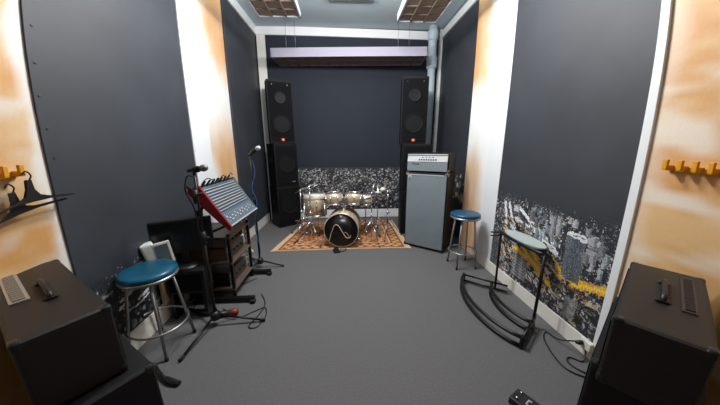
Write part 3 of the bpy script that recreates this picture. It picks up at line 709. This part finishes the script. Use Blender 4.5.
# white perforated rail and loop beside the rack
t = thing('perforated_rail', 'white perforated metal rail standing at the far end of the rack', 'rail', (-1.29, 3.12, 0))
b = B(); box(b, (0, 0, .40), (.05, .006, .80), bev=.001); box(b, (.025, .01, .40), (.004, .02, .80)); obj('rail', b, whitep, t)
for k in range(12):
    b = B(); lathe(b, [(.008, 0), (.008, .002)], 10, dirM((0, -.004, .1 + k * .06), (0, -1, 0))); obj('hole', b, blackp, t)
b = B(); tube(b, smooth_pts([(-1.34, 3.06, .33), (-1.27, 3.06, .33), (-1.20, 3.06, .30), (-1.24, 3.06, .24), (-1.34, 3.06, .20)], 6), .011, 8)
tag(obj('wire_loop', b, whitep), 'white bent tube loop sticking out beside the rack', 'tube loop')

# black monitor, speaker box, white device on the left
t = thing('computer_monitor', 'black flat monitor standing between left wall and mixer', 'monitor', (-1.52, 2.28, 0), .5)
b = B(); box(b, (0, 0, .80), (.50, .04, .32), bev=.008); obj('screen_housing', b, blackp, t)
b = B(); box(b, (0, -.022, .80), (.46, .004, .28)); obj('screen', b, mat('dark_screen', (13, 13, 15), .25), t)
b = B(); box(b, (0, .03, .60), (.06, .03, .22), bev=.004); obj('neck', b, blackp, t)
b = B(); lathe(b, [(.11, .50), (.11, .51), (.05, .52)], 24); obj('base', b, blackp, t)
t = thing('speaker_box', 'black equipment box on legs under the black monitor', 'equipment box', (-1.50, 2.26, 0), .1)
b = B(); box(b, (0, 0, .38), (.34, .18, .23), bev=.01); obj('cabinet', b, blackp, t)
b = B(); box(b, (0, -.094, .38), (.28, .008, .18), bev=.003); obj('front_panel', b, grillem, t)
for k in range(2):
    b = B(); box(b, (-.14 + .28 * k, 0, .13), (.03, .16, .26), bev=.003); obj('leg', b, blackm, t)
t = thing('wall_device', 'small white desk device with grey glass screen behind the teal seat', 'device', (-1.62, 2.10, .64), .62)
b = B(); box(b, (-.06, .02, .07), (.09, .10, .20), Matrix.Rotation(-.22, 3, 'Y'), bev=.02); obj('back_shell', b, whitep, t)
b = B(); box(b, (.03, -.02, .07), (.13, .02, .20), Matrix.Rotation(-.12, 3, 'Y'), bev=.006); f_ = obj('frame', b, whitep, t)
b = B(); box(b, (.03, -.031, .07), (.095, .006, .16), Matrix.Rotation(-.12, 3, 'Y'), bev=.002); obj('screen', b, screen, f_)
b = B(); box(b, (XL + .045, 2.16, .42), (.03, .06, .48), bev=.003); tag(obj('cable_duct', b, beige), 'beige vertical cable duct on the left wall below the white device', 'cable duct')

# ---------------------------------------------------------------- cables and bits on the floor
def cable(label, pts, r=.005, m_=None, name='floor_cable'):
    b = B(); tube(b, smooth_pts(pts, 8), r, 6); return tag(obj(name, b, m_ or blackp), label, 'cable')
cable('thin black cable looping on the carpet right of the tripod legs', [(-1.25, 2.30, .01), (-1.05, 2.17, .008), (-.93, 2.24, .008), (-.84, 2.30, .008), (-.79, 2.18, .008), (-.82, 2.02, .008), (-.90, 2.03, .008), (-.86, 2.20, .008), (-.86, 2.38, .008), (-.95, 2.55, .008)], .005)
cable('black cable curling under the mixer stand toward the left wall', [(-1.20, 2.25, .008), (-1.35, 2.2, .008), (-1.5, 2.25, .008), (-1.62, 2.5, .008), (-1.55, 2.75, .008), (-1.25, 2.78, .008), (-1.12, 2.9, .008)], .005)
cable('black cable in the corner between left wall and microphone stand', [(-1.62, 3.9, .008), (-1.5, 3.6, .008), (-1.6, 3.4, .008), (-1.4, 3.25, .008), (-1.35, 3.0, .008)], .005)
cable('black cable hanging in loops below the black monitor', [(-1.62, 2.3, .30), (-1.60, 2.2, .12), (-1.60, 2.28, .06), (-1.57, 2.4, .1), (-1.58, 2.42, .28)], .004)
cable('black power cable looping on the carpet beside the right amplifiers', [(1.79, 1.52, .13), (1.76, 1.66, .03), (1.74, 1.78, .008), (1.66, 1.70, .008), (1.60, 1.52, .008), (1.60, 1.40, .008), (1.66, 1.33, .008), (1.72, 1.30, .008)], .006)
cable('second black power cable bent twice near the white socket', [(1.84, 1.50, .06), (1.78, 1.45, .010), (1.71, 1.50, .008), (1.66, 1.45, .008), (1.70, 1.36, .008), (1.80, 1.28, .008)], .006)
b = B(); box(b, (XR - .04, 1.50, .11), (.035, .09, .07), bev=.006); sk = tag(obj('power_socket', b, whitep), 'white power socket at the end of the right baseboard', 'power socket')
b = B(); lathe(b, [(.016, 0), (.018, .03), (.008, .05)], 12, dirM((XR - .06, 1.515, .12), (-1, .4, -.2))); tag(obj('power_plug', b, blackp), 'black plug pushed into the white power socket', 'plug')
t = thing('floor_device', 'small black and copper cylinder lying near the tripod of the mixer microphone stand', 'device', (-1.16, 2.20, .032), .25)
b = B(); lathe(b, [(.022, -.10), (.026, -.09), (.026, .02)], 16, dirM((0, 0, 0), (1, 0, 0))); obj('handle', b, blackp, t)
b = B(); lathe(b, [(.028, .02), (.032, .03), (.032, .075), (.022, .095), (.004, .10)], 18, dirM((0, 0, 0), (1, 0, 0))); obj('copper_cap', b, copper, t)
t = thing('foot_switch', 'black foot switch pedal with silver knobs on the carpet, bottom edge', 'foot switch', (1.10, 1.165, 0), .50)
b = B(); box(b, (0, 0, .025), (.11, .15, .05), bev=.006); obj('case', b, blackp, t)
for s in (-1, 1):
    b = B(); lathe(b, [(.008, 0), (.007, .014), (.003, .016)], 12, Matrix.Translation((s * .028, .040, .05))); obj('knob', b, chrome, t)
b = B(); box(b, (0, -.012, .053), (.042, .007, .006)); box(b, (-.019, -.020, .053), (.007, .018, .006)); box(b, (.019, -.020, .053), (.007, .018, .006)); obj('silver_mark', b, silver, t)
t = thing('stand_foot', 'black cable end lying beside the lower left amplifier', 'cable end', (-1.30, 1.50, 0), -.5)
b = B(); tube(b, smooth_pts([(-.15, .02, .03), (-.05, .0, .03), (.06, -.01, .02), (.13, .01, .018)], 5), .012, 8); obj('sleeve', b, blackp, t)
b = B(); tube(b, [(.02, -.0, .02), (.14, .02, .018)], .018, 8); obj('grip', b, rubber, t)

# ---------------------------------------------------------------- half-round stand on the right
t = thing('half_round_stand', 'black half-round metal stand with pale grey top, before the right mural', 'stand', (0, 0, 0))
def arc(x0, y0, x1, y1, bulge, z, n=16):
    a, c = Vector((x0, y0)), Vector((x1, y1)); mdl = (a + c) / 2; out = []
    for k in range(n + 1):
        t_ = k / n; p = a.lerp(c, t_); s = 4 * t_ * (1 - t_); s = s ** .8
        out.append((p.x - bulge * s, p.y, z))
    return out
for (x_, ya, yb, bl) in ((1.40, 2.66, 1.63, .17), (1.60, 2.42, 1.80, .09)):
    for z_ in (.02, .10):
        b = B(); tube(b, arc(x_, ya, x_, yb, bl, z_), .016, 8); obj('curved_rail', b, blackm, t)
    for yy in (ya, yb):
        b = B(); tube(b, [(x_, yy, .0), (x_, yy, .115)], .018, 8); obj('short_post', b, blackm, t)
for z_ in (.03, .10):
    b = B(); tube(b, [(1.40, 2.66, z_), (1.76, 2.38, z_)], .011, 8); obj('cross_bar', b, blackm, t)
    b = B(); tube(b, [(1.40, 1.63, z_), (1.68, 1.86, z_)], .014, 8); obj('cross_bar', b, blackm, t)
b = B(); tube(b, [(1.67, 2.46, .02), (1.66, 2.46, .71)], .012, 8); obj('upright', b, blackm, t)
b = B(); tube(b, [(1.67, 1.86, .02), (1.67, 1.86, .71)], .013, 8); obj('upright', b, blackm, t)
b = B(); tube(b, arc(1.67, 2.48, 1.67, 1.86, .045, .705), .016, 8); obj('top_rail', b, blackm, t)
b = B(); tube(b, [(1.55, 2.47, .70), (1.70, 2.45, .70)], .008, 6); obj('small_bar', b, blackm, t)
b = B(); tube(b, [(1.55, 2.47, .66), (1.67, 2.46, .66)], .006, 6); obj('small_bar', b, blackm, t)
b = B(); poly = []
for k in range(36):
    a = 2 * PI * k / 36; rx, ry = .10, .26; x_ = 1.735 + rx * math.cos(a); y_ = 2.21 + ry * math.sin(a); poly.append((x_, y_))
prism(b, poly, Matrix.Translation((0, 0, .705)), .018); bmesh.ops.bevel(b, geom=[e for e in b.edges if len(e.link_faces) == 2 and e.calc_face_angle(0) > 1], offset=.005, segments=2, affect='EDGES'); obj('oval_top', b, greyseat, t)
b = B(); tube(b, [(1.735 + .102 * math.cos(2 * PI * k / 36), 2.21 + .262 * math.sin(2 * PI * k / 36), .703) for k in range(36)], .010, 6, closed=True); obj('rim', b, blackm, t)

# ---------------------------------------------------------------- foreground amplifiers
cornerm = mat('corner', (24, 24, 27), .3)
def amp_box(name, label, o_, rz, w, dpt, z0, z1, hmat, grp, sgn, vent=None, handle=True, topmat=None):
    # o_ = near corner; local x along the long edge, local y*sgn across
    t = thing(name, label, 'guitar amplifier', (o_[0], o_[1], z0), rz, grp)
    h = z1 - z0
    b = B(); box(b, (w / 2, sgn * dpt / 2, h / 2), (w, dpt, h), bev=.02, seg=3)
    for f in b.faces: f.smooth = False
    obj('cabinet', b, hmat, t)
    for x_ in (0.0, w):
        for y_ in (0.0, sgn * dpt):
            for z_ in (0.0, h):
                b = B(); sx = 1 if x_ == 0 else -1; sy = (1 if y_ == 0 else -1) * sgn; sz = 1 if z_ == 0 else -1
                box(b, (x_ + sx * .019, y_ + sy * .019, z_ + sz * .019), (.042, .042, .042), bev=.017, seg=3); obj('corner_guard', b, cornerm, t)
    # grille on the long face away from the camera side
    b = B(); box(b, (w / 2, 0 if False else (-.002 * sgn if False else 0), h / 2), (w - .06, .012, h - .07), bev=.004)
    obj('grille', b, grillem, t)
    if handle:
        hx, hy = handle
        b = B(); tube(b, smooth_pts([(hx - .11, hy, h), (hx - .10, hy, h + .022), (hx, hy, h + .030), (hx + .10, hy, h + .022), (hx + .11, hy, h)], 5), .012, 8)
        hd = obj('handle', b, blackp, t)
        for s in (-1, 1):
            b = B(); box(b, (hx + s * .11, hy, h + .005), (.035, .04, .012), bev=.003); obj('handle_mount', b, blackm, hd)
        b = B(); box(b, (hx, hy, h + .001), (.23, .055, .004)); obj('handle_recess', b, mat('recess', (24, 22, 22), .6), t)
    if vent:
        vx0, vx1, vy0, vy1, fm, gm = vent
        b = B(); box(b, ((vx0 + vx1) / 2, (vy0 + vy1) / 2, h + .002), (vx1 - vx0, vy1 - vy0, .006)); v_ = obj('vent_frame', b, fm, t)
        b = B(); box(b, ((vx0 + vx1) / 2, (vy0 + vy1) / 2, h + .006), (vx1 - vx0 - .03, (vy1 - vy0) * .62, .006)); obj('vent_mesh', b, gm, v_)
        b = B(); n = 16
        for k in range(n):
            x_ = vx0 + .02 + (vx1 - vx0 - .04) * k / (n - 1); box(b, (x_, (vy0 + vy1) / 2, h + .010), (.004, (vy1 - vy0) * .6, .003))
        obj('vent_slats', b, fm, v_)
    return t
ventg = mat('vent_taupe', (120, 112, 102), .5, metal=.3, bump=.6, bscale=300)
ventf = mat('vent_silver', (168, 160, 152), .35, metal=.5)
ventd = mat('vent_dark', (34, 24, 24), .6)
ventd2 = mat('vent_brown', (54, 44, 43), .5)
ZL = .97
amp_box('combo_amplifier', 'black amplifier with silver edged vent in its top, topmost of left foreground pair', (-.976, .955), 2.573, .872, .30, .643, ZL, tolex2, 'foreground amplifiers', 1, (.36, .90 - .04, .185, .255, ventf, ventg), (.40, .13))
amp_box('combo_amplifier', 'black amplifier carrying the vented one, lower of left foreground pair', (-.885, .985), 2.573, .86, .36, .02, .64, tolex, 'foreground amplifiers', 1, None, None)
amp_box('combo_amplifier', 'dark amplifier with brown slotted vent in its top, topmost of right foreground pair', (1.034, .775), .620, .755, .295, .645, .955, tolex2, 'foreground amplifiers', -1, (.25, .66, -.245, -.195, ventd2, ventd), (.40, -.135))
amp_box('combo_amplifier', 'black amplifier under the slotted one, lower of right foreground pair', (1.115, .875), .620, .80, .40, .02, .642, tolex, 'foreground amplifiers', -1, None, None)

# ---------------------------------------------------------------- hooks and hangers
def peg_rail(label, x, s, ys, z):
    t = thing('hook_rail', label, 'coat rail', (x, ys[0], z))
    L = ys[-1] - ys[0]
    b = B(); box(b, (s * .010, L / 2, -.005), (.02, abs(L) + .05, .03), bev=.003); obj('rail', b, yellow, t)
    for y_ in ys:
        b = B(); box(b, (s * .045, y_ - ys[0], 0), (.06, .022, .028), bev=.004); box(b, (s * .066, y_ - ys[0], .018), (.02, .024, .055), bev=.004); obj('peg', b, yellow, t)
    return t
peg_rail('yellow peg rail without hangers on the right plywood wall', XR, -1, [1.275, 1.205, 1.135, 1.065, .995, .925], 1.49)
peg_rail('yellow peg rail holding black hangers on the left plywood wall', XL, 1, [1.32, 1.245, 1.17, 1.095], 1.485)
def hanger(label, y, z, tilt, L1, L2, off):
    t = thing('coat_hanger', label, 'coat hanger', (XL + off, y, z), 0, 'black hangers on the left wall')
    t.rotation_euler = (tilt, 0, 0)
    b = B(); tube(b, smooth_pts([(0, 0, 0), (.0, .02, .03), (0, .0, .055), (0, -.02, .04)], 5), .004, 6); obj('hook', b, blackm, t)
    b = B(); M = Matrix(((0, 0, 1, -.008), (1, 0, 0, 0), (0, 1, 0, 0), (0, 0, 0, 1)))
    prism(b, [(-.012, .01), (.012, .01), (.018, -.04), (.04, -.072), (.09, -.088), (L1, -.10), (L1 + .01, -.110), (.10, -.102), (0, -.105), (-.10, -.114), (-L2, -.170), (-L2, -.160), (-.08, -.102), (-.035, -.08), (-.018, -.04)], M, .016); obj('shoulder', b, blackp, t)
    return t
hanger('black plastic coat hanger hooked on the peg, upper one', 1.325, 1.44, 0, .22, .30, .085)
hanger('black plastic coat hanger hanging lower behind the first', 1.265, 1.385, .12, .25, .28, .05)
cable('black cable hanging behind the left foreground amplifiers', [(-1.71, 1.12, .80), (-1.69, 1.18, .78), (-1.70, 1.26, .70), (-1.69, 1.3, .5)], .005)
